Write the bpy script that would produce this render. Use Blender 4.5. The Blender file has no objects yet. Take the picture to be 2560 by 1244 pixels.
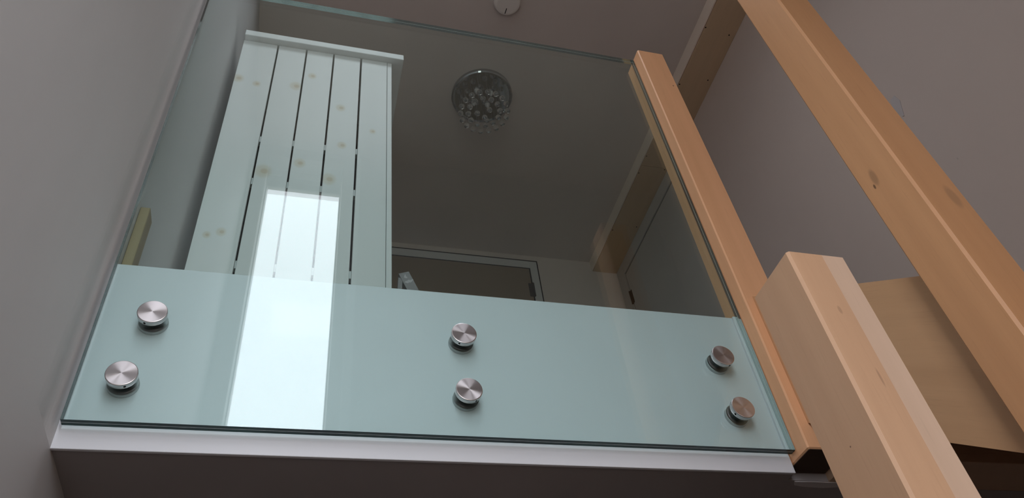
import bpy, bmesh, math, random
from mathutils import Matrix, Vector

# ---------------------------------------------------------------- scene, camera, sky, exposure
sc = bpy.context.scene
COL = sc.collection
ZO = 2.30                                   # height of the pane's lower edge above the hall floor
random.seed(4)

F_PX = 1939.78
cam_d = bpy.data.cameras.new('camera')
cam_d.sensor_fit = 'HORIZONTAL'
cam_d.sensor_width = 36.0
cam_d.lens = F_PX / 2560.0 * 36.0
cam_d.clip_start = 0.02
cam = bpy.data.objects.new('camera', cam_d)
COL.objects.link(cam)
CR = ((0.96288, -0.24652, -0.10970), (0.10098, 0.70630, -0.70068), (0.25021, 0.66367, 0.70497))
right, down, fwd = (Vector(r).normalized() for r in CR)
m3 = Matrix((right, -down, -fwd)).transposed()
cam.matrix_world = Matrix.Translation((0.34903, -1.16327, -0.74410 + ZO)) @ m3.to_4x4()
sc.camera = cam

SKY = 7.0
world = bpy.data.worlds.new('overcast_sky')
sc.world = world
world.use_nodes = True
wn = world.node_tree
wn.nodes.clear()
w_out = wn.nodes.new('ShaderNodeOutputWorld')
w_bg = wn.nodes.new('ShaderNodeBackground')
w_tc = wn.nodes.new('ShaderNodeTexCoord')
w_sep = wn.nodes.new('ShaderNodeSeparateXYZ')
w_ramp = wn.nodes.new('ShaderNodeValToRGB')
w_ramp.color_ramp.elements[0].position = 0.47
w_ramp.color_ramp.elements[0].color = (0.30, 0.28, 0.25, 1)
w_ramp.color_ramp.elements[1].position = 0.53
w_ramp.color_ramp.elements[1].color = (0.915, 0.930, 1.0, 1)
w_map = wn.nodes.new('ShaderNodeMath')
w_map.operation = 'MULTIPLY_ADD'
w_map.inputs[1].default_value = 0.5
w_map.inputs[2].default_value = 0.5
wn.links.new(w_tc.outputs['Generated'], w_sep.inputs[0])
wn.links.new(w_sep.outputs['Z'], w_map.inputs[0])
wn.links.new(w_map.outputs[0], w_ramp.inputs[0])
wn.links.new(w_ramp.outputs[0], w_bg.inputs['Color'])
w_bg.inputs['Strength'].default_value = SKY
wn.links.new(w_bg.outputs[0], w_out.inputs[0])

# window opening in the wall behind the viewer (light enters here)
WX0, WX1, WZ0, WZ1 = 0.080, 0.482, 0.985, 2.784
Y_FRONT = -1.642
VX0, VX1, VZ0, VZ1 = 0.06, 0.78, -0.90, 0.90                # added unseen lower window in the same wall, for fill daylight
RX0, RX1, RY0, RY1 = 0.10, 1.10, -0.60, -0.02            # added rooflight over the stairwell, out of view, for more daylight
for cx, cyy, cz, sx, sy, rx in (((WX0 + WX1) / 2, Y_FRONT - 0.20, (WZ0 + WZ1) / 2, WX1 - WX0, WZ1 - WZ0, 90),
                                ((VX0 + VX1) / 2, Y_FRONT - 0.20, (VZ0 + VZ1) / 2, VX1 - VX0, VZ1 - VZ0, 90),
                                ((RX0 + RX1) / 2, (RY0 + RY1) / 2, 2.87 + 0.17, RX1 - RX0, RY1 - RY0, 0)):
    pl = bpy.data.lights.new('window_sky_portal', 'AREA')
    pl.shape = 'RECTANGLE'
    pl.size = sx
    pl.size_y = sy
    pl.cycles.is_portal = True
    plo = bpy.data.objects.new('window_sky_portal', pl)
    COL.objects.link(plo)
    plo.location = (cx, cyy, cz + ZO)
    plo.rotation_euler = (math.radians(rx), 0, 0)

sc.view_settings.view_transform = 'Standard'
sc.view_settings.look = 'None'
sc.view_settings.exposure = 0.2
sc.view_settings.gamma = 1.0
sc.view_settings.use_curve_mapping = False
cy = sc.cycles
cy.max_bounces = 14
cy.diffuse_bounces = 8
cy.glossy_bounces = 6
cy.transmission_bounces = 8
cy.transparent_max_bounces = 24
cy.sample_clamp_indirect = 6.0
cy.use_denoising = True

# ---------------------------------------------------------------- materials
def new_mat(name):
    m = bpy.data.materials.new(name)
    m.use_nodes = True
    nt = m.node_tree
    b = nt.nodes['Principled BSDF']
    return m, nt, b


def rgba(c):
    return (c[0], c[1], c[2], 1.0)


def N(nt, t, **kw):
    n = nt.nodes.new(t)
    for k, v in kw.items():
        setattr(n, k, v)
    return n


def mixcol(nt, fac, a, b, blend='MIX'):
    n = N(nt, 'ShaderNodeMix', data_type='RGBA', blend_type=blend)
    for sock, v in ((n.inputs[0], fac), (n.inputs[6], a), (n.inputs[7], b)):
        if hasattr(v, 'is_linked') or hasattr(v, 'links'):
            nt.links.new(v, sock)
        elif isinstance(v, (int, float)):
            sock.default_value = v
        else:
            sock.default_value = rgba(v)
    return n.outputs[2]


def coords(nt, scale=(1, 1, 1), kind='Object'):
    tc = N(nt, 'ShaderNodeTexCoord')
    mp = N(nt, 'ShaderNodeMapping')
    mp.inputs['Scale'].default_value = scale
    nt.links.new(tc.outputs[kind], mp.inputs[0])
    return mp.outputs[0]


def noise(nt, vec, scale, detail=3.0, rough=0.5):
    n = N(nt, 'ShaderNodeTexNoise')
    n.inputs['Scale'].default_value = scale
    n.inputs['Detail'].default_value = detail
    n.inputs['Roughness'].default_value = rough
    nt.links.new(vec, n.inputs['Vector'])
    return n.outputs[0]


def ramp(nt, fac, p0, p1, c0=(0, 0, 0), c1=(1, 1, 1)):
    r = N(nt, 'ShaderNodeValToRGB')
    r.color_ramp.elements[0].position = p0
    r.color_ramp.elements[1].position = p1
    r.color_ramp.elements[0].color = rgba(c0)
    r.color_ramp.elements[1].color = rgba(c1)
    nt.links.new(fac, r.inputs[0])
    return r.outputs[0]


def bump(nt, b, h, strength, dist=0.002):
    n = N(nt, 'ShaderNodeBump')
    n.inputs['Strength'].default_value = strength
    n.inputs['Distance'].default_value = dist
    nt.links.new(h, n.inputs['Height'])
    nt.links.new(n.outputs[0], b.inputs['Normal'])


def blot(nt, col, centre, radius, tint, amount, vec, stretch=(1, 1, 1)):
    """a stain of its own shape at a place on the thing"""
    mp = N(nt, 'ShaderNodeMapping')
    mp.inputs['Location'].default_value = [-c * s for c, s in zip(centre, stretch)]
    mp.inputs['Scale'].default_value = stretch
    nt.links.new(vec, mp.inputs[0])
    ln = N(nt, 'ShaderNodeVectorMath', operation='LENGTH')
    nt.links.new(mp.outputs[0], ln.inputs[0])
    mr = N(nt, 'ShaderNodeMapRange', interpolation_type='SMOOTHSTEP')
    mr.inputs['From Min'].default_value = radius * 0.45
    mr.inputs['From Max'].default_value = radius
    mr.inputs['To Min'].default_value = amount
    mr.inputs['To Max'].default_value = 0.0
    nt.links.new(ln.outputs['Value'], mr.inputs['Value'])
    return mixcol(nt, mr.outputs[0], col, tint)


def plaster(name, c, rough=0.8, streak=0.05, speck=True, blots=(), spec=0.3):
    m, nt, b = new_mat(name)
    v = coords(nt, (1, 1, 0.35))
    big = noise(nt, v, 2.2, 4)
    col = mixcol(nt, ramp(nt, big, 0.3, 0.7), [x * (1 - streak) for x in c], [min(1, x * (1 + streak)) for x in c])
    if speck:
        v2 = coords(nt, (1, 1, 0.6))
        vo = N(nt, 'ShaderNodeTexVoronoi')
        vo.inputs['Scale'].default_value = 9.0
        nt.links.new(v2, vo.inputs['Vector'])
        s = ramp(nt, vo.outputs['Distance'], 0.022, 0.040, (1, 1, 1), (0, 0, 0))
        pick = ramp(nt, noise(nt, v2, 3.0, 1), 0.58, 0.62)
        mu = N(nt, 'ShaderNodeMath', operation='MULTIPLY')
        nt.links.new(s, mu.inputs[0]); nt.links.new(pick, mu.inputs[1])
        mu2 = N(nt, 'ShaderNodeMath', operation='MULTIPLY')
        nt.links.new(mu.outputs[0], mu2.inputs[0]); mu2.inputs[1].default_value = 0.75
        col = mixcol(nt, mu2.outputs[0], col, [x * 0.25 for x in c])
    if blots:
        vv = coords(nt)
        for ce, ra, ti, am, st in blots:
            col = blot(nt, col, ce, ra, ti, am, vv, st)
    nt.links.new(col, b.inputs['Base Color'])
    b.inputs['Roughness'].default_value = rough
    b.inputs['Specular IOR Level'].default_value = spec
    fine = noise(nt, coords(nt), 60, 5)
    bump(nt, b, fine, 0.12, 0.001)
    return m


def paint(name, c, rough=0.45, spec=0.4):
    m, nt, b = new_mat(name)
    v = coords(nt)
    n = noise(nt, v, 6, 3)
    nt.links.new(mixcol(nt, n, [x * 0.96 for x in c], [min(1, x * 1.03) for x in c]), b.inputs['Base Color'])
    b.inputs['Roughness'].default_value = rough
    b.inputs['Specular IOR Level'].default_value = spec
    bump(nt, b, noise(nt, v, 45, 4), 0.08, 0.001)
    return m


def wood(name, light, dark, axis='Z', blots=(), rough=0.42, scale=1.0, contrast=1.0, tilt=0.0):
    m, nt, b = new_mat(name)

    def coords(nt, sc3=(1, 1, 1)):
        tc = N(nt, 'ShaderNodeTexCoord')
        rot = N(nt, 'ShaderNodeMapping')
        rot.inputs['Rotation'].default_value = (-tilt, 0, 0)
        mp = N(nt, 'ShaderNodeMapping')
        mp.inputs['Scale'].default_value = sc3
        nt.links.new(tc.outputs['Object'], rot.inputs[0])
        nt.links.new(rot.outputs[0], mp.inputs[0])
        return mp.outputs[0]

    k = {'X': (1.2, 26, 26), 'Y': (26, 1.2, 26), 'Z': (26, 26, 1.2)}[axis]
    v = coords(nt, [x * scale for x in k])
    fibre = noise(nt, v, 1.0, 6, 0.6)
    k2 = {'X': (0.5, 7, 7), 'Y': (7, 0.5, 7), 'Z': (7, 7, 0.5)}[axis]
    wide = noise(nt, coords(nt, [x * scale for x in k2]), 1.3, 3, 0.55)
    mid = [(a + c) / 2 for a, c in zip(light, dark)]
    c1 = mixcol(nt, ramp(nt, wide, 0.32, 0.68), dark, light)
    c2 = mixcol(nt, ramp(nt, fibre, 0.35, 0.75), [x * 0.90 for x in mid], [min(1, x * 1.06) for x in light])
    col = mixcol(nt, 0.45, c1, c2)
    # short pore flecks along the grain
    k3 = {'X': (14, 260, 260), 'Y': (260, 14, 260), 'Z': (260, 260, 14)}[axis]
    fl = ramp(nt, noise(nt, coords(nt, k3), 1.0, 2), 0.60, 0.78)
    fm = N(nt, 'ShaderNodeMath', operation='MULTIPLY')
    nt.links.new(fl, fm.inputs[0]); fm.inputs[1].default_value = 0.16
    col = mixcol(nt, fm.outputs[0], col, [x * 0.6 for x in dark])
    vv = coords(nt)
    for ce, ra, ti, am, st in blots:
        col = blot(nt, col, ce, ra, ti, am, vv, st)
    nt.links.new(col, b.inputs['Base Color'])
    b.inputs['Roughness'].default_value = rough
    b.inputs['Specular IOR Level'].default_value = 0.35
    bump(nt, b, fibre, 0.06, 0.001)
    return m


def metal(name, c, rough, aniso=0.0, axis='Z'):
    m, nt, b = new_mat(name)
    n = noise(nt, coords(nt), 40, 3)
    nt.links.new(mixcol(nt, n, [x * 0.93 for x in c], c), b.inputs['Base Color'])
    b.inputs['Metallic'].default_value = 1.0
    b.inputs['Roughness'].default_value = rough
    if aniso:
        b.inputs['Anisotropic'].default_value = aniso
        t = N(nt, 'ShaderNodeTangent', direction_type='RADIAL', axis=axis)
        nt.links.new(t.outputs[0], b.inputs['Tangent'])
    return m


def flat(name, c, rough=0.6, spec=0.3):
    m, nt, b = new_mat(name)
    n = noise(nt, coords(nt), 20, 2)
    nt.links.new(mixcol(nt, n, [x * 0.92 for x in c], c), b.inputs['Base Color'])
    b.inputs['Roughness'].default_value = rough
    b.inputs['Specular IOR Level'].default_value = spec
    return m


def thin_glass(name, tint, ior=1.52, gloss=(1, 1, 1)):
    """flat glass surface: tinted straight-through light plus a Fresnel mirror, the same from both sides"""
    m = bpy.data.materials.new(name)
    m.use_nodes = True
    nt = m.node_tree
    nt.nodes.clear()
    out = N(nt, 'ShaderNodeOutputMaterial')
    tr = N(nt, 'ShaderNodeBsdfTransparent')
    tr.inputs[0].default_value = rgba(tint)
    gl = N(nt, 'ShaderNodeBsdfGlossy')
    gl.inputs['Color'].default_value = rgba(gloss)
    gl.inputs['Roughness'].default_value = 0.0
    geo = N(nt, 'ShaderNodeNewGeometry')
    mi = N(nt, 'ShaderNodeMix', data_type='FLOAT')
    nt.links.new(geo.outputs['Backfacing'], mi.inputs[0])
    mi.inputs[2].default_value = ior
    mi.inputs[3].default_value = 1.0 / ior
    fr = N(nt, 'ShaderNodeFresnel')
    nt.links.new(mi.outputs[0], fr.inputs['IOR'])
    ms = N(nt, 'ShaderNodeMixShader')
    nt.links.new(fr.outputs[0], ms.inputs[0])
    nt.links.new(tr.outputs[0], ms.inputs[1])
    nt.links.new(gl.outputs[0], ms.inputs[2])
    nt.links.new(ms.outputs[0], out.inputs[0])
    return m


def clear(name, tint):
    m = bpy.data.materials.new(name)
    m.use_nodes = True
    nt = m.node_tree
    nt.nodes.clear()
    out = N(nt, 'ShaderNodeOutputMaterial')
    tr = N(nt, 'ShaderNodeBsdfTransparent')
    tr.inputs[0].default_value = rgba(tint)
    nt.links.new(tr.outputs[0], out.inputs[0])
    return m


M = {}
M['left_wall'] = plaster('skim_plaster_left', (0.575, 0.555, 0.552), 0.6, 0.06, True, blots=[
    ((-0.007, -0.105, 1.03 + ZO), 0.075, (0.70, 0.70, 0.71), 0.45, (1, 1.3, 0.55)),
    ((-0.007, -0.24, 0.86 + ZO), 0.20, (0.64, 0.64, 0.66), 0.35, (1, 2.2, 0.5)),
    ((-0.007, -0.07, 1.33 + ZO), 0.03, (0.68, 0.67, 0.67), 0.5, (1, 1, 0.15)),
    ((-0.007, -0.02, 0.36 + ZO), 0.05, (0.68, 0.68, 0.68), 0.3, (1, 1, 0.8))])
M['right_wall'] = plaster('wall_paint_right', (0.64, 0.55, 0.50), 0.75, 0.03)
M['back_wall'] = plaster('wall_paint_back', (0.64, 0.57, 0.52), 0.75, 0.03)
M['front_wall'] = plaster('wall_paint_front', (0.60, 0.585, 0.575), 0.75, 0.03)
M['ceiling'] = plaster('ceiling_paint', (0.63, 0.56, 0.525), 0.8, 0.03, False)
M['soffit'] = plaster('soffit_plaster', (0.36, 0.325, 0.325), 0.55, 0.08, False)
M['hall_floor'] = wood('hall_floor_boards', (0.16, 0.11, 0.075), (0.10, 0.07, 0.05), 'Y')
M['fascia'] = paint('fascia_white_paint', (0.71, 0.71, 0.745), 0.4)
M['cupboard'] = None
M['grey_gap'] = flat('dark_gap', (0.012, 0.012, 0.014))
M['steel'] = metal('turned_steel', (0.64, 0.595, 0.60), 0.27, 0.92, 'Y')
M['steel_side'] = metal('satin_steel', (0.50, 0.51, 0.51), 0.42)
M['dark_gasket'] = flat('grey_gasket', (0.07, 0.095, 0.095), 0.3, 0.5)
M['black'] = flat('black_hole', (0.006, 0.006, 0.006), 0.8)
M['chrome'] = metal('mirror_chrome', (0.42, 0.44, 0.45), 0.06)
M['wire'] = metal('steel_wire', (0.4, 0.4, 0.4), 0.3)
M['mdf'] = wood('raw_board_brown', (0.60, 0.44, 0.295), (0.54, 0.385, 0.25), 'Y', rough=0.7)
M['mdf_light'] = plaster('painted_board', (0.86, 0.75, 0.65), 0.7, 0.04, False)
M['door_brown'] = flat('raw_door_brown', (0.27, 0.21, 0.155), 0.6)
M['door_white'] = paint('door_grey_white', (0.52, 0.50, 0.48), 0.45)
M['frame_white'] = paint('frame_white', (0.60, 0.60, 0.59), 0.45)
M['hinge'] = metal('dark_hinge', (0.10, 0.095, 0.09), 0.5)
M['detector'] = paint('detector_plastic', (0.74, 0.69, 0.65), 0.5)
m, nt, b = new_mat('splashed_aluminium')
vs = coords(nt)
spl = ramp(nt, noise(nt, vs, 55, 2), 0.60, 0.66)
cl = mixcol(nt, noise(nt, vs, 18, 4), (0.27, 0.28, 0.28), (0.40, 0.41, 0.41))
nt.links.new(mixcol(nt, spl, cl, (0.62, 0.63, 0.64)), b.inputs['Base Color'])
b.inputs['Roughness'].default_value = 0.5
M['aluminium'] = m
M['timber'] = wood('raw_timber_offcut', (0.36, 0.27, 0.15), (0.29, 0.21, 0.12), 'Z', rough=0.7)
M['stair_board'] = wood('stair_soffit_board', (0.56, 0.39, 0.27), (0.48, 0.33, 0.225), 'X', rough=0.6)
M['carcass'] = flat('cupboard_inside', (0.05, 0.05, 0.055), 0.8)
M['pvc'] = paint('window_frame_white', (0.8, 0.8, 0.8), 0.35)
M['blind'] = flat('blind_fabric', (0.50, 0.53, 0.57), 0.8)
M['smear'] = plaster('plaster_smear', (0.60, 0.56, 0.56), 0.3, 0.15, False, spec=0.5)
M['glass_face'] = thin_glass('balustrade_glass', (0.955, 0.985, 0.985))
M['glass_inner'] = clear('glass_joint', (0.975, 0.995, 0.99))
M['window_glass'] = thin_glass('window_glass', (0.97, 0.98, 0.98))
m, nt, b = new_mat('polished_glass_edge')
vv = coords(nt, (2.5, 2.5, 2.5))
nt.links.new(mixcol(nt, ramp(nt, noise(nt, vv, 2.5, 2), 0.4, 0.75), (0.006, 0.034, 0.036), (0.020, 0.090, 0.084)), b.inputs['Base Color'])
b.inputs['Roughness'].default_value = 0.12
b.inputs['Specular IOR Level'].default_value = 0.28
M['glass_edge'] = m
M['glass_edge_dark'] = flat('dark_glass_edge', (0.004, 0.014, 0.017), 0.15, 0.2)
M['glass_side'] = metal('glass_edge_mirror', (0.52, 0.60, 0.59), 0.10)
M['interlayer'] = flat('laminate_seam', (0.72, 0.85, 0.84), 0.3, 0.5)
m, nt, b = new_mat('cut_crystal')
b.inputs['Base Color'].default_value = (0.99, 0.99, 0.99, 1)
b.inputs['Transmission Weight'].default_value = 1.0
b.inputs['Roughness'].default_value = 0.0
b.inputs['IOR'].default_value = 1.72
M['crystal'] = m
BL, BD = (0.60, 0.375, 0.225), (0.53, 0.315, 0.18)

# ---------------------------------------------------------------- helpers
def link_mesh(name, bm, mat, parent=None, origin=(0, 0, 0), smooth=False):
    """bm is in place coordinates (z above the pane's lower edge); stored about origin"""
    o3 = Vector(origin)
    for v in bm.verts:
        v.co -= o3
    bmesh.ops.recalc_face_normals(bm, faces=bm.faces)
    me = bpy.data.meshes.new(name)
    bm.to_mesh(me)
    bm.free()
    for mm in (mat if isinstance(mat, (list, tuple)) else [mat]):
        me.materials.append(mm)
    if smooth:
        for p in me.polygons:
            p.use_smooth = True
    ob = bpy.data.objects.new(name, me)
    COL.objects.link(ob)
    if parent is None:
        ob.location = (o3.x, o3.y, o3.z + ZO)
    else:
        ob.parent = parent
        po = Vector(parent['_o']) if '_o' in parent else Vector((0, 0, 0))
        ob.location = o3 - po
    ob['_o'] = tuple(o3)
    return ob


def add_box(bm, x0, x1, y0, y1, z0, z1, bevel=0.0, seg=1):
    r = bmesh.ops.create_cube(bm, size=1.0)
    vs = r['verts']
    for v in vs:
        v.co = Vector(((x0 + x1) / 2 + v.co.x * (x1 - x0), (y0 + y1) / 2 + v.co.y * (y1 - y0), (z0 + z1) / 2 + v.co.z * (z1 - z0)))
    if bevel:
        es = list({e for v in vs for e in v.link_edges})
        bmesh.ops.bevel(bm, geom=es, offset=bevel, segments=seg, affect='EDGES', profile=0.5)
    return vs


def box(name, dims, mat, parent=None, bevel=0.0, origin=None):
    bm = bmesh.new()
    add_box(bm, *dims, bevel=bevel)
    if origin is None:
        origin = parent['_o'] if parent is not None else ((dims[0] + dims[1]) / 2, (dims[2] + dims[3]) / 2, dims[4])
    return link_mesh(name, bm, mat, parent, origin)


def prism(bm, pts, axis, a, b):
    """extrude a polygon along an axis: pts are the two other coordinates in order"""
    def mk(p, t):
        q = {'X': (t, p[0], p[1]), 'Y': (p[0], t, p[1]), 'Z': (p[0], p[1], t)}[axis]
        return bm.verts.new(q)
    lo = [mk(p, a) for p in pts]
    hi = [mk(p, b) for p in pts]
    n = len(pts)
    bm.faces.new(lo)
    bm.faces.new(hi[::-1])
    for i in range(n):
        bm.faces.new((lo[i], hi[i], hi[(i + 1) % n], lo[(i + 1) % n]))


def lathe(bm, prof, centre, axis='Z', n=40):
    """prof: list of (radius, offset along axis)"""
    rings = []
    cx, cy, cz = centre
    for r, t in prof:
        if r < 1e-6:
            co = {'Z': (cx, cy, cz + t), 'Y': (cx, cy + t, cz)}[axis]
            rings.append([bm.verts.new(co)])
            continue
        ring = []
        for i in range(n):
            a = 2 * math.pi * i / n
            c, s = r * math.cos(a), r * math.sin(a)
            ring.append(bm.verts.new({'Z': (cx + c, cy + s, cz + t), 'Y': (cx + c, cy + t, cz + s)}[axis]))
        rings.append(ring)
    for A, B in zip(rings, rings[1:]):
        for i in range(n):
            j = (i + 1) % n
            if len(A) == 1 and len(B) == 1:
                continue
            if len(A) == 1:
                bm.faces.new((A[0], B[i], B[j]))
            elif len(B) == 1:
                bm.faces.new((A[i], A[j], B[0]))
            else:
                bm.faces.new((A[i], A[j], B[j], B[i]))


def thing(name, label, cat, origin, group=None):
    e = bpy.data.objects.new(name, None)
    COL.objects.link(e)
    e.empty_display_size = 0.05
    e.location = (origin[0], origin[1], origin[2] + ZO)
    e['_o'] = tuple(float(x) for x in origin)
    e['label'] = label
    e['category'] = cat
    if group:
        e['group'] = group
    return e


def structure(o):
    o['kind'] = 'structure'
    return o


# ---------------------------------------------------------------- the room
XL, XR, YB, ZC = -0.007, 2.385, 2.287, 2.87
ZF = -ZO
FL = 0.345                                   # landing floor level
T = 0.15
bm = bmesh.new()
hollow = [(-0.100, 0), (-0.080, 0.0008), (-0.060, 0.0026), (-0.044, 0.0046), (-0.032, 0.0057), (-0.022, 0.0060), (-0.012, 0.0055), (-0.002, 0.0042), (0.010, 0.0020), (0.022, 0)]
for z0, z1, k in ((ZF, -0.0365, 0.0), (-0.0365, ZC + T, 1.0)):
    prism(bm, [(XL - T, Y_FRONT - 0.25), (XL, Y_FRONT - 0.25)] + [(XL - d * k, y) for y, d in hollow] + [(XL, YB + T), (XL - T, YB + T)], 'Z', z0, z1)
structure(link_mesh('wall_left', bm, M['left_wall']))
right_wall = structure(box('wall_right', (XR, XR + T, Y_FRONT - 0.25, YB + T, ZF, ZC + T), M['right_wall'], origin=(0, 0, 0)))
structure(box('wall_back', (XL, XR, YB, YB + T, ZF, ZC + T), M['back_wall'], origin=(0, 0, 0)))
bm = bmesh.new()
y0, y1 = Y_FRONT - 0.25, Y_FRONT
for d in ((XL, XR, ZF, VZ0), (XL, VX0, VZ0, VZ1), (VX1, XR, VZ0, VZ1), (XL, XR, VZ1, WZ0), (XL, WX0, WZ0, WZ1), (WX1, XR, WZ0, WZ1), (XL, XR, WZ1, ZC + T)):
    add_box(bm, d[0], d[1], y0, y1, d[2], d[3])
structure(link_mesh('wall_front', bm, M['front_wall']))
bm = bmesh.new()
for d in ((XL, XR, Y_FRONT, RY0), (XL, XR, RY1, YB), (XL, RX0, RY0, RY1), (RX1, XR, RY0, RY1)):
    add_box(bm, *d, ZC, ZC + T)
structure(link_mesh('ceiling', bm, M['ceiling']))
structure(box('floor', (XL - T, XR + T, Y_FRONT - 0.25, YB + T, ZF - T, ZF), M['hall_floor'], origin=(0, 0, ZF)))

# landing slab, notched round the two posts at its corner
bm = bmesh.new()
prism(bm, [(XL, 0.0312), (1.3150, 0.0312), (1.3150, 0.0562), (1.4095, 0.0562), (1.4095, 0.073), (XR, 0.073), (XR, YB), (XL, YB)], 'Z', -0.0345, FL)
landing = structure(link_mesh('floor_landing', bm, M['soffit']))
bm = bmesh.new()
pts = [(1.331, 0.0585), (1.37, 0.0575), (1.43, 0.0585), (1.447, 0.062), (1.450, 0.074), (1.41, 0.080), (1.36, 0.077), (1.338, 0.072)]
prism(bm, pts, 'Z', -0.0365, -0.034)
link_mesh('plaster_smear', bm, M['smear'], landing)['label'] = 'pale glossy smear of filler'
box('edge_beam', (1.4098, XR - 0.001, -0.0360, 0.0728, -0.0345, FL - 0.03), M['stair_board'], landing, 0.001)

# white fascia board under the glass
bm = bmesh.new()
add_box(bm, XL - 0.001, 1.3145, 0.0240, 0.0311, -0.0372, 0.3620, bevel=0.0012, seg=2)
fascia = structure(link_mesh('trim_1', bm, M['fascia']))
box('packing_strip', (1.3090, 1.3160, 0.0170, 0.0239, 0.0060, 0.3610), M['fascia'], fascia, 0.0008)

# window behind the viewer, and two added unseen windows that brighten the stairwell
low = structure(box('added_low_window', (VX0, VX1, Y_FRONT - 0.20, Y_FRONT + 0.03, VZ0 - 0.02, VZ0), M['pvc'], origin=(0, 0, 0)))
bm = bmesh.new()
yv = Y_FRONT - 0.10
for d in ((VX0, VX0 + 0.04, VZ0, VZ1), (VX1 - 0.04, VX1, VZ0, VZ1), (VX0 + 0.04, VX1 - 0.04, VZ0, VZ0 + 0.04), (VX0 + 0.04, VX1 - 0.04, VZ1 - 0.04, VZ1)):
    add_box(bm, d[0], d[1], yv - 0.05, yv, d[2], d[3])
link_mesh('frame', bm, M['pvc'], low)
box('pane', (VX0 + 0.04, VX1 - 0.04, yv - 0.03, yv - 0.026, VZ0 + 0.04, VZ1 - 0.04), M['window_glass'], low)
roof = structure(box('added_rooflight', (RX0, RX1, RY0, RY0 + 0.03, ZC + 0.14, ZC + 0.17), M['pvc'], origin=(0, 0, 0)))
bm = bmesh.new()
add_box(bm, RX0, RX0 + 0.03, RY0 + 0.03, RY1 - 0.03, ZC + 0.14, ZC + 0.17)
add_box(bm, RX1 - 0.03, RX1, RY0 + 0.03, RY1 - 0.03, ZC + 0.14, ZC + 0.17)
add_box(bm, RX0, RX1, RY1 - 0.03, RY1, ZC + 0.14, ZC + 0.17)
link_mesh('frame', bm, M['pvc'], roof)
box('pane', (RX0 + 0.03, RX1 - 0.03, RY0 + 0.03, RY1 - 0.03, ZC + 0.152, ZC + 0.156), M['window_glass'], roof)
win = structure(box('window_1', (WX0, WX1, Y_FRONT - 0.20, Y_FRONT - 0.19, WZ0, WZ0 + 0.012), M['pvc'], origin=(0, 0, 0)))
yw = Y_FRONT - 0.10
fr = 0.006
bm = bmesh.new()
add_box(bm, WX0, WX0 + fr, yw - 0.05, yw, WZ0, WZ1)
add_box(bm, WX1 - fr, WX1, yw - 0.05, yw, WZ0, WZ1)
add_box(bm, WX0 + fr, WX1 - fr, yw - 0.05, yw, WZ0, WZ0 + 0.05)
add_box(bm, WX0 + fr, WX1 - fr, yw - 0.05, yw, WZ1 - 0.05, WZ1)
link_mesh('frame', bm, M['pvc'], win)
box('pane', (WX0 + fr, WX1 - fr, yw - 0.03, yw - 0.026, WZ0 + 0.05, WZ1 - 0.05), M['window_glass'], win)
box('blind', (WX0 + fr, WX1 - fr, yw - 0.012, yw - 0.008, 2.675, WZ1 - 0.001), M['blind'], win)
box('blind_bar', (WX0 + fr, WX1 - fr, yw - 0.016, yw - 0.004, 2.645, 2.675), M['blind'], win)
structure(box('trim_2', (0.537, 0.578, Y_FRONT, Y_FRONT + 0.016, VZ1, ZC), M['pvc'], bevel=0.003))

# boxed-in beam along the top of the right wall, raw boards under it
beam = structure(box('trim_3', (2.192, XR, 0.02, YB, 2.800, ZC), M['mdf_light'], origin=(0, 0, 0)))
bx = 2.1905
box('side_board', (bx, bx + 0.009, 0.02, YB, 2.788, ZC), M['mdf_light'], beam, 0.001)
for a, c in ((0.02, 1.3655), (1.3675, YB)):
    box('board', (bx + 0.011, XR, a, c, 2.785, 2.800), M['mdf'], beam, 0.0012)
for x, y in ((2.206, 0.448), (2.206, 0.795), (2.350, 0.465), (2.354, 0.742), (2.206, 1.425), (2.207, 1.296), (2.355, 1.375), (2.207, 1.9), (2.354, 1.85)):
    bm = bmesh.new()
    lathe(bm, [(0, -0.001), (0.0035, -0.0009), (0.004, 0.001), (0, 0.001)], (x, y, 2.7845), 'Z', 10)
    link_mesh('screw', bm, M['black'], beam)

# door in the back wall
door1 = structure(box('door_1', (0.806, 1.744, YB - 0.004, YB, FL, 2.7445), M['door_brown'], origin=(0, 0, 0)))
box('shadow_gap', (0.735, 1.8115, YB - 0.0015, YB, FL, 2.8265), M['black'], door1)
bm = bmesh.new()
add_box(bm, 0.745, 0.80, YB - 0.005, YB, FL, 2.815, 0.0015)
add_box(bm, 1.7535, 1.803, YB - 0.005, YB, FL, 2.815, 0.0015)
add_box(bm, 0.80, 1.7535, YB - 0.005, YB, 2.7545, 2.815, 0.0015)
link_mesh('door_frame', bm, M['frame_white'], door1)
for z in (2.50, 1.45, 0.6):
    bm = bmesh.new()
    add_box(bm, 1.722, 1.757, YB - 0.009, YB - 0.004, z, z + 0.11)
    lathe(bm, [(0, 0), (0.007, 0), (0.007, 0.11), (0, 0.11)], (1.752, YB - 0.012, z), 'Z', 10)
    link_mesh('hinge', bm, M['hinge'], door1)

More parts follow.
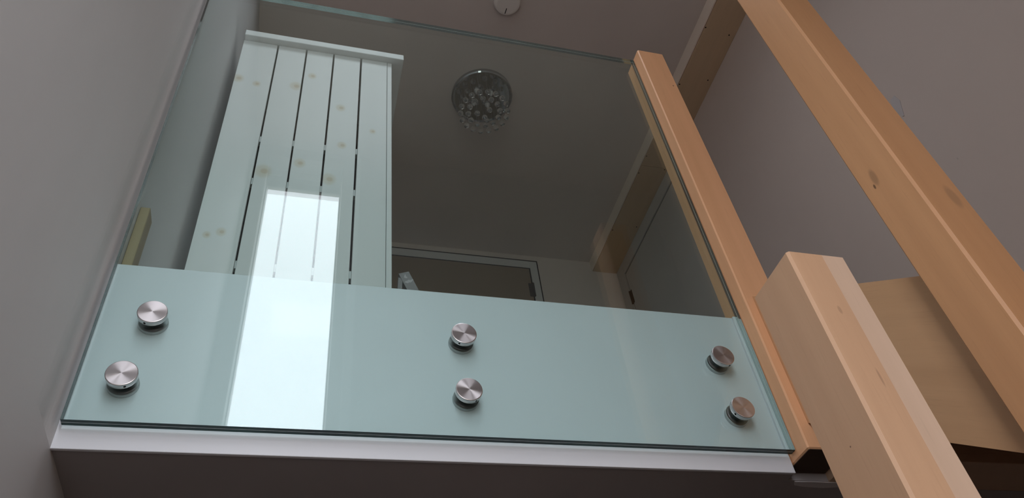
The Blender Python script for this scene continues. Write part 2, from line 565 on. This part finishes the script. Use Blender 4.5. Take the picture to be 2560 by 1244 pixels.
# door in the right wall
door2 = structure(box('door_2', (XR - 0.008, XR, 1.30, 2.180, FL, 2.6785), M['door_white'], origin=(0, 0, 0)))
box('shadow_gap', (XR - 0.003, XR, 1.285, 2.194, FL, 2.695), M['black'], door2)
bm = bmesh.new()
add_box(bm, XR - 0.012, XR, 2.190, YB, FL, 2.785, 0.002)
add_box(bm, XR - 0.012, XR, 1.30, 2.190, 2.691, 2.785, 0.002)
add_box(bm, XR - 0.012, XR, 1.22, 1.292, FL, 2.785, 0.002)
link_mesh('door_frame', bm, M['door_white'], door2)
for z in (2.425, 1.4, 0.6):
    bm = bmesh.new()
    add_box(bm, XR - 0.010, XR - 0.004, 2.165, 2.189, z, z + 0.105)
    lathe(bm, [(0, 0), (0.006, 0), (0.006, 0.105), (0, 0.105)], (XR - 0.014, 2.187, z), 'Z', 10)
    link_mesh('hinge', bm, M['hinge'], door2)

bm = bmesh.new()
prism(bm, [(0.024, 1.437), (0.018, 1.432), (-0.006, 1.497), (0.000, 1.536), (0.022, 1.537), (0.032, 1.50)], 'X', XR - 0.0025, XR + 0.001)
link_mesh('filler_patch', bm, M['smear'], right_wall)['label'] = 'pale patch of filler'

# ---------------------------------------------------------------- glass balustrade panel
GW, GH, GT = 1.315, 1.457, 0.0165
go = (GW / 2, 0, 0)
glass = thing('glass_panel', 'large laminated clear glass balustrade panel with green edges, bolted to white fascia', 'glass panel', go)


def sheet(name, ya, yb, outer_at, mat_edge, parent):
    bm = bmesh.new()
    add_box(bm, 0, GW, ya, yb, 0, GH)
    bm.faces.ensure_lookup_table()
    for f in bm.faces:
        c = f.calc_center_median()
        if abs(c.y - ya) < 1e-5:
            f.material_index = 0 if outer_at == 'front' else 1
        elif abs(c.y - yb) < 1e-5:
            f.material_index = 0 if outer_at == 'back' else 1
        else:
            f.material_index = 3 if (c.x > GW - 1e-4 or c.z > GH - 1e-4) and outer_at != 'none' else (4 if c.x < 1e-4 else 2)
    return link_mesh(name, bm, [M['glass_face'], M['glass_inner'], mat_edge, M['glass_side'], M['glass_edge_dark']], parent, go)


sheet('glass_sheet', 0.0, 0.0078, 'front', M['glass_edge'], glass)
sheet('interlayer', 0.00785, 0.00875, 'none', M['interlayer'], glass)
sheet('glass_sheet', 0.0088, GT, 'back', M['glass_edge'], glass)

# stand-off fixings
SG = 'round steel stand-off fixings of the glass panel'
spots = [
    (0.0898, 0.2207, 'upper steel fixing disc beside the left wall', 250),
    (0.0700, 0.0850, 'lower steel fixing disc beside the left wall, side hole facing down', 292),
    (0.6568, 0.2253, 'upper steel fixing disc at the middle of the glass, side hole low', 246),
    (0.6576, 0.0925, 'lower steel fixing disc at the middle of the glass', 300),
    (1.2235, 0.2187, 'upper steel fixing disc beside the wooden newel', 292),
    (1.2242, 0.0868, 'lower steel fixing disc beside the wooden newel', 215)]
for x, z, lab, ang in spots:
    s = thing('standoff_fixing', lab, 'fixing', (x, 0.0, z), SG)
    o = s['_o']
    bm = bmesh.new()
    R = 0.0252
    lathe(bm, [(0, -0.0125), (R - 0.0014, -0.0125), (R - 0.0004, -0.0121), (R, -0.0112), (R, -0.0022), (R - 0.0008, -0.0010), (0, -0.0010)], (x, 0, z), 'Y', 56)
    cap = link_mesh('cap', bm, M['steel'], s, o)
    for p in cap.data.polygons:
        p.use_smooth = abs(p.normal.y) < 0.9
    a = math.radians(ang)
    hx, hz = x + math.cos(a) * (R - 0.002), z + math.sin(a) * (R - 0.002)
    bm = bmesh.new()
    ring = bmesh.ops.create_cone(bm, cap_ends=True, segments=12, radius1=0.0021, radius2=0.0021, depth=0.0046)
    q = Vector((math.cos(a), 0, math.sin(a))).to_track_quat('Z', 'Y').to_matrix()
    for v in bm.verts:
        v.co = q @ v.co + Vector((hx, -0.0068, hz))
    link_mesh('grub_screw_hole', bm, M['black'], cap, o)
    bm = bmesh.new()
    lathe(bm, [(0, -0.0010), (R - 0.002, -0.0010), (R - 0.002, 0.0), (0, 0.0)], (x, 0, z), 'Y', 48)
    link_mesh('gasket', bm, M['dark_gasket'], s, o)
    bm = bmesh.new()
    lathe(bm, [(0, GT), (R - 0.001, GT), (R, GT + 0.001), (R, 0.0238), (0, 0.0238)], (x, 0, z), 'Y', 48)
    link_mesh('spacer', bm, M['steel_side'], s, o)
    bm = bmesh.new()
    lathe(bm, [(0, 0.0), (0.0125, 0.0), (0.0125, GT), (0, GT)], (x, 0, z), 'Y', 24)
    link_mesh('bolt_sleeve', bm, M['dark_gasket'], s, o)

# ---------------------------------------------------------------- wooden newels and stair
def post_mesh(x0, x1, y0, y1, z0, z1, ch, corners=(1, 1, 1, 1), top=0.003):
    """corners: chamfer front-left, front-right, back-right, back-left"""
    pts = []
    if corners[0]: pts += [(x0, y0 + ch), (x0 + ch, y0)]
    else: pts += [(x0, y0)]
    if corners[1]: pts += [(x1 - ch, y0), (x1, y0 + ch)]
    else: pts += [(x1, y0)]
    if corners[2]: pts += [(x1, y1 - ch), (x1 - ch, y1)]
    else: pts += [(x1, y1)]
    if corners[3]: pts += [(x0 + ch, y1), (x0, y1 - ch)]
    else: pts += [(x0, y1)]
    bm = bmesh.new()
    prism(bm, pts, 'Z', z0, z1)
    if top:
        es = [e for e in bm.edges if all(abs(v.co.z - z1) < 1e-6 for v in e.verts) or all(abs(v.co.z - z0) < 1e-6 for v in e.verts)]
        bmesh.ops.bevel(bm, geom=es, offset=top, segments=1, affect='EDGES')
    return bm


K = (0.20, 0.11, 0.06)
w1 = wood('beech_upper_newel', (0.82, 0.445, 0.245), (0.76, 0.395, 0.205), 'Z', blots=[
    ((0.030, -0.0455, 1.29), 0.0035, (0.10, 0.05, 0.03), 0.9, (1, 0.2, 1))], contrast=0.7)
o1 = (1.3622, 0.0095, -0.018)
n1 = link_mesh('newel_post', post_mesh(1.3165, 1.408, -0.036, 0.055, -0.018, 1.4655, 0.0030), w1, None, o1)
link_mesh('shaded_end', post_mesh(1.3190, 1.4055, -0.0335, 0.0525, -0.0192, -0.0178, 0.002, top=0), flat('painted_end_shade', (0.075, 0.045, 0.03), 0.8), n1, o1)  # dark end-grain plate with the post's underside shade painted into its colour
n1['label'] = 'slim light beech newel post standing against the edge of the glass'
n1['category'] = 'post'
n1['group'] = 'wooden newel posts of the stair'

w2a = wood('beech_stave_warm', (0.66, 0.405, 0.25), (0.59, 0.345, 0.205), 'Z', blots=[
    ((-0.010, -0.05, 2.155), 0.0035, (0.34, 0.20, 0.12), 0.5, (1, 0.1, 0.4)),
    ((-0.004, -0.05, 2.05), 0.0022, (0.32, 0.18, 0.11), 0.55, (1, 0.1, 0.13)),
    ((-0.046, 0.0, 1.985), 0.0015, (0.14, 0.07, 0.04), 0.9, (0.2, 1, 1))])
w2b = wood('beech_stave_pale', (0.69, 0.48, 0.35), (0.64, 0.435, 0.31), 'Z')
o2 = (1.019, -0.5035, ZF)
n2 = thing('newel_post', 'short two-tone beech newel post with bare flat top below landing level', 'post', o2, 'wooden newel posts of the stair')
xm = 1.0275
Z2 = -0.0420
link_mesh('stave', post_mesh(0.9729, xm, -0.5533, -0.4540, ZF, Z2, 0.0036, (1, 0, 0, 1), 0.0015), w2a, n2, o2)
link_mesh('stave', post_mesh(xm, 1.0652, -0.5533, -0.4540, ZF, Z2, 0.0036, (0, 1, 1, 0), 0.0015), w2b, n2, o2)['label'] = 'paler glued stave'

w3 = wood('beech_tall_newel', (0.69, 0.36, 0.175), (0.60, 0.295, 0.135), 'Z', blots=[
    ((-0.0465, 0.010, 2.545), 0.009, (0.30, 0.16, 0.08), 0.6, (0.1, 1, 0.35)),
    ((-0.0465, 0.019, 2.530), 0.003, (0.12, 0.06, 0.03), 0.8, (0.1, 1, 0.4)),
    ((0.018, -0.0455, 2.44), 0.014, (0.34, 0.19, 0.10), 0.5, (1, 0.1, 0.4))])
o3 = (1.3451, -0.5075, ZF)
n3 = link_mesh('newel_post', post_mesh(1.2987, 1.3915, -0.5533, -0.4617, ZF, 1.165, 0.0042), w3, None, o3)
n3['label'] = 'tall beech newel post at the foot of the stair string, cut off by picture edge'
n3['category'] = 'post'
n3['group'] = 'wooden newel posts of the stair'

SL = 0.7790
ws = wood('beech_string', (0.63, 0.365, 0.195), (0.55, 0.305, 0.155), 'Y', blots=[
    ], tilt=math.atan(0.779))
XS = 1.340
so = (1.90, -0.25, ZF)
stair = thing('staircase', 'wooden staircase flight with a sloping board string between two posts', 'staircase', so)


def ztop(y): return 0.3790 + SL * (y + 0.036)
def zbot(y): return 0.0400 + SL * (y + 0.036)


bm = bmesh.new()
ya, yb = -0.4612, -0.0366
prism(bm, [(ya, zbot(ya)), (yb, zbot(yb)), (yb, ztop(yb)), (ya, ztop(ya))], 'X', XS, XS + 0.032)
link_mesh('string', bm, ws, stair, (XS, 0, 0))
run, rise = 0.240, 0.187
for k in range(2):
    yk = -0.0370 - run * k
    zk = FL - rise * (k + 1)
    y0 = yk - run - 0.012 if k == 0 else -0.4610
    box('tread', (XS + 0.0325, XR - 0.001, y0, yk - 0.0165, zk - 0.028, zk), M['stair_board'], stair, 0.002)
    box('riser', (XS + 0.0325 if k else 1.4100, XR - 0.001, yk - 0.016, yk - 0.0015, zk - 0.028, zk + rise - 0.030), M['stair_board'], stair)
bm = bmesh.new()
ya, yb = -0.4610, -0.0366
prism(bm, [(ya, zbot(ya) + 0.001), (yb, zbot(yb) + 0.001), (yb, zbot(yb) + 0.013), (ya, zbot(ya) + 0.013)], 'X', XS + 0.0325, XR - 0.001)
link_mesh('soffit_board', bm, M['stair_board'], stair, so)
# quarter landing below, beside the tall post
zq = FL - rise * 3
box('quarter_landing', (1.3925, XR - 0.001, Y_FRONT + 0.001, -0.4625, ZF + 0.001, zq), M['stair_board'], stair, 0.003)

# ---------------------------------------------------------------- cupboard on the landing
knots = [(0.036, 1.766, 0.014), (0.102, 1.747, 0.010), (0.237, 1.769, 0.015), (0.290, 1.852, 0.011), (0.403, 1.672, 0.012),
         (0.417, 1.451, 0.011), (0.383, 1.262, 0.016), (0.286, 1.326, 0.013), (0.178, 1.263, 0.018), (0.095, 0.967, 0.010),
         (0.058, 0.949, 0.008), (0.520, 1.555, 0.008)]
co = (0.306, 0.66, FL)
m, nt, b = new_mat('thin_white_paint_on_pine')
v = coords(nt)
base = mixcol(nt, noise(nt, coords(nt, (16, 16, 0.9)), 1.0, 4), (0.70, 0.71, 0.71), (0.79, 0.80, 0.80))
col = base
for kx, kz, kr in knots:
    c3 = (kx - co[0], 0.5 - co[1], kz - co[2])
    col = blot(nt, col, c3, kr * 1.9, (0.62, 0.54, 0.40), 0.50, v, (1, 0.1, 0.8))
    col = blot(nt, col, (c3[0] + kr * 0.2, c3[1], c3[2]), kr * 0.85, (0.50, 0.38, 0.24), 0.50, v, (1, 0.1, 0.9))
nt.links.new(col, b.inputs['Base Color'])
b.inputs['Roughness'].default_value = 0.5
b.inputs['Specular IOR Level'].default_value = 0.3
M['cupboard'] = m

cup = thing('cupboard', 'tall cupboard of white-painted knotty pine planks with a jutting top board', 'cupboard', co)
PY, ZT = 0.500, 2.0305
edges = [(0.0235, 0.1475), (0.1535, 0.2548), (0.2605, 0.3588), (0.3648, 0.4645), (0.4712, 0.5700)]
for a, c in edges:
    box('plank', (a, c, PY, PY + 0.018, FL + 0.06, ZT), m, cup, 0.0012)
box('side_panel', (0.5715, 0.5885, PY + 0.0005, 0.83, FL, ZT), m, cup, 0.001)
box('side_panel', (0.0235, 0.0405, PY + 0.0185, 0.83, FL, ZT), m, cup, 0.001)
box('back_panel', (0.041, 0.571, 0.815, 0.83, FL + 0.01, ZT), M['carcass'], cup)
box('top_board', (0.0255, 0.634, 0.4755, 0.850, ZT + 0.0005, ZT + 0.037), m, cup, 0.002)
box('plinth', (0.041, 0.571, PY + 0.019, PY + 0.036, FL, FL + 0.08), m, cup)
for z, h in ((1.435, 0.030), (1.215, 0.030), (0.845, 0.030)):
    box('batten', (0.041, 0.571, PY + 0.0185, PY + 0.036, z, z + h), m, cup)

# raw timber piece standing behind the glass by the left wall
t = box('timber_offcut', (XL + 0.0005, XL + 0.020, 0.060, 0.104, FL, 0.566), M['timber'], bevel=0.0015)
t['label'] = 'short raw timber offcut standing upright against left wall behind the glass'
t['category'] = 'timber offcut'

# ---------------------------------------------------------------- step ladder far back on the landing
lo = (0.78, 1.2, FL)
lad = thing('stepladder', 'paint-splashed grey metal stepladder top peeping over the landing edge', 'ladder', lo)


def slat(name, p0, p1, w, d, mat, parent):
    """flat bar from p0 to p1, width w across the run and depth d along y"""
    p0, p1 = Vector(p0), Vector(p1)
    u = (p1 - p0).normalized()
    s = Vector((0, 1, 0)).cross(u).normalized()
    bm = bmesh.new()
    vs = []
    for p in (p0, p1):
        for a, c in ((-1, -1), (1, -1), (1, 1), (-1, 1)):
            vs.append(bm.verts.new(p + s * (w / 2) * a + Vector((0, 1, 0)) * (d / 2) * c))
    for f in ((3, 2, 1, 0), (4, 5, 6, 7), (0, 1, 5, 4), (1, 2, 6, 5), (2, 3, 7, 6), (3, 0, 4, 7)):
        bm.faces.new([vs[i] for i in f])
    return link_mesh(name, bm, mat, parent, parent['_o'])


topz = 1.525
for yy in (1.185, 1.545):
    slat('front_rail', (0.735, yy, topz), (1.20, yy, FL), 0.046, 0.026, M['aluminium'], lad)
    slat('rear_rail', (0.722, yy, topz - 0.03), (0.640, yy, FL), 0.018, 0.022, M['aluminium'], lad)
for k in range(1, 5):
    f = k / 5
    xx, zz = 0.735 + (1.20 - 0.735) * f, topz + (FL - topz) * f
    box('step', (xx - 0.035, xx + 0.035, 1.198, 1.532, zz - 0.012, zz + 0.012), M['aluminium'], lad, 0.003)

# ---------------------------------------------------------------- ceiling fittings
ho = (1.170, 1.110, ZC)
ch = thing('chandelier', 'round chrome ceiling light hung with clear crystal drops', 'ceiling light', ho)
bm = bmesh.new()
lathe(bm, [(0, -0.022), (0.150, -0.022), (0.161, -0.026), (0.167, -0.020), (0.167, 0.0), (0, 0.0)], ho, 'Z', 72)
link_mesh('ceiling_plate', bm, M['chrome'], ch, ho)
out_px = [(612, 540), (700, 540), (780, 555), (845, 600), (882, 655), (902, 722), (893, 795), (857, 860), (798, 910), (718, 940), (637, 948), (557, 935), (493, 893), (447, 835), (427, 760), (435, 690), (470, 620), (532, 570)]
drops = []
for i in range(18):
    a = 2 * math.pi * (i + 0.3) / 18
    drops.append((0.126 * math.cos(a), 0.126 * math.sin(a), 0.160))
for i in range(12):
    a = 2 * math.pi * (i + 0.45) / 12
    drops.append((0.0845 * math.cos(a), 0.0845 * math.sin(a), 0.162))
drops += [(0.022, -0.028, 0.176), (-0.038, 0.004, 0.176), (0.008, 0.026, 0.172), (0.022, 0.044, 0.170)]
ball_me = wire_me = None
for dx, dy, h in drops:
    c = (ho[0] + dx, ho[1] + dy, ho[2] - h)
    if ball_me is None:
        bm = bmesh.new()
        lathe(bm, [(0, -0.0155), (0.0059, -0.0143), (0.0110, -0.0110), (0.0143, -0.0059), (0.0155, 0.0), (0.0143, 0.0059), (0.0112, 0.0108), (0.0066, 0.0148), (0.0030, 0.0185), (0.0012, 0.024), (0, 0.0245)], c, 'Z', 18)
        d = link_mesh('crystal_drop', bm, M['crystal'], ch, c, smooth=True)
        ball_me = d.data
        bm = bmesh.new()
        lathe(bm, [(0, 0.0235), (0.0007, 0.0235), (0.0007, h - 0.0225), (0, h - 0.0225)], c, 'Z', 6)
        wv = link_mesh('wire', bm, M['wire'], d, c)
        wire_me = wv.data
        proto, protow = d, wv
    else:
        d = proto.copy()
        COL.objects.link(d)
        d.parent = ch
        d.location = Vector(c) - Vector(ho)
        wv = protow.copy()
        COL.objects.link(wv)
        wv.parent = d
        wv.location = (0, 0, 0)
for i in range(4):
    a = math.pi / 4 + i * math.pi / 2
    bm = bmesh.new()
    lathe(bm, [(0, -0.052), (0.006, -0.051), (0.008, -0.044), (0.008, -0.030), (0.014, -0.029), (0.014, -0.022), (0, -0.022)], (ho[0] + 0.055 * math.cos(a), ho[1] + 0.055 * math.sin(a), ho[2]), 'Z', 16)
    link_mesh('bulb', bm, M['frame_white'], ch, ho, smooth=True)

do = (1.1715, 0.545, ZC)
det = thing('smoke_detector', 'round white smoke detector with a dark slot on the ceiling', 'smoke detector', do)
bm = bmesh.new()
lathe(bm, [(0, -0.0335), (0.052, -0.0335), (0.061, -0.031), (0.066, -0.024), (0.0685, -0.012), (0.0685, 0.0), (0, 0.0)], do, 'Z', 56)
link_mesh('body', bm, M['detector'], det, do, smooth=False)
bm = bmesh.new()
a0, a1 = Vector((1.1729, 0.569)), Vector((1.1707, 0.5984))
dd = (a1 - a0).normalized()
pp = Vector((-dd.y, dd.x)) * 0.0019
prism(bm, [tuple(a0 + pp), tuple(a1 + pp), tuple(a1 - pp), tuple(a0 - pp)], 'Z', ZC - 0.0342, ZC - 0.0325)
link_mesh('slot', bm, M['black'], det, do)

for o in bpy.data.objects:
    if '_o' in o:
        del o['_o']
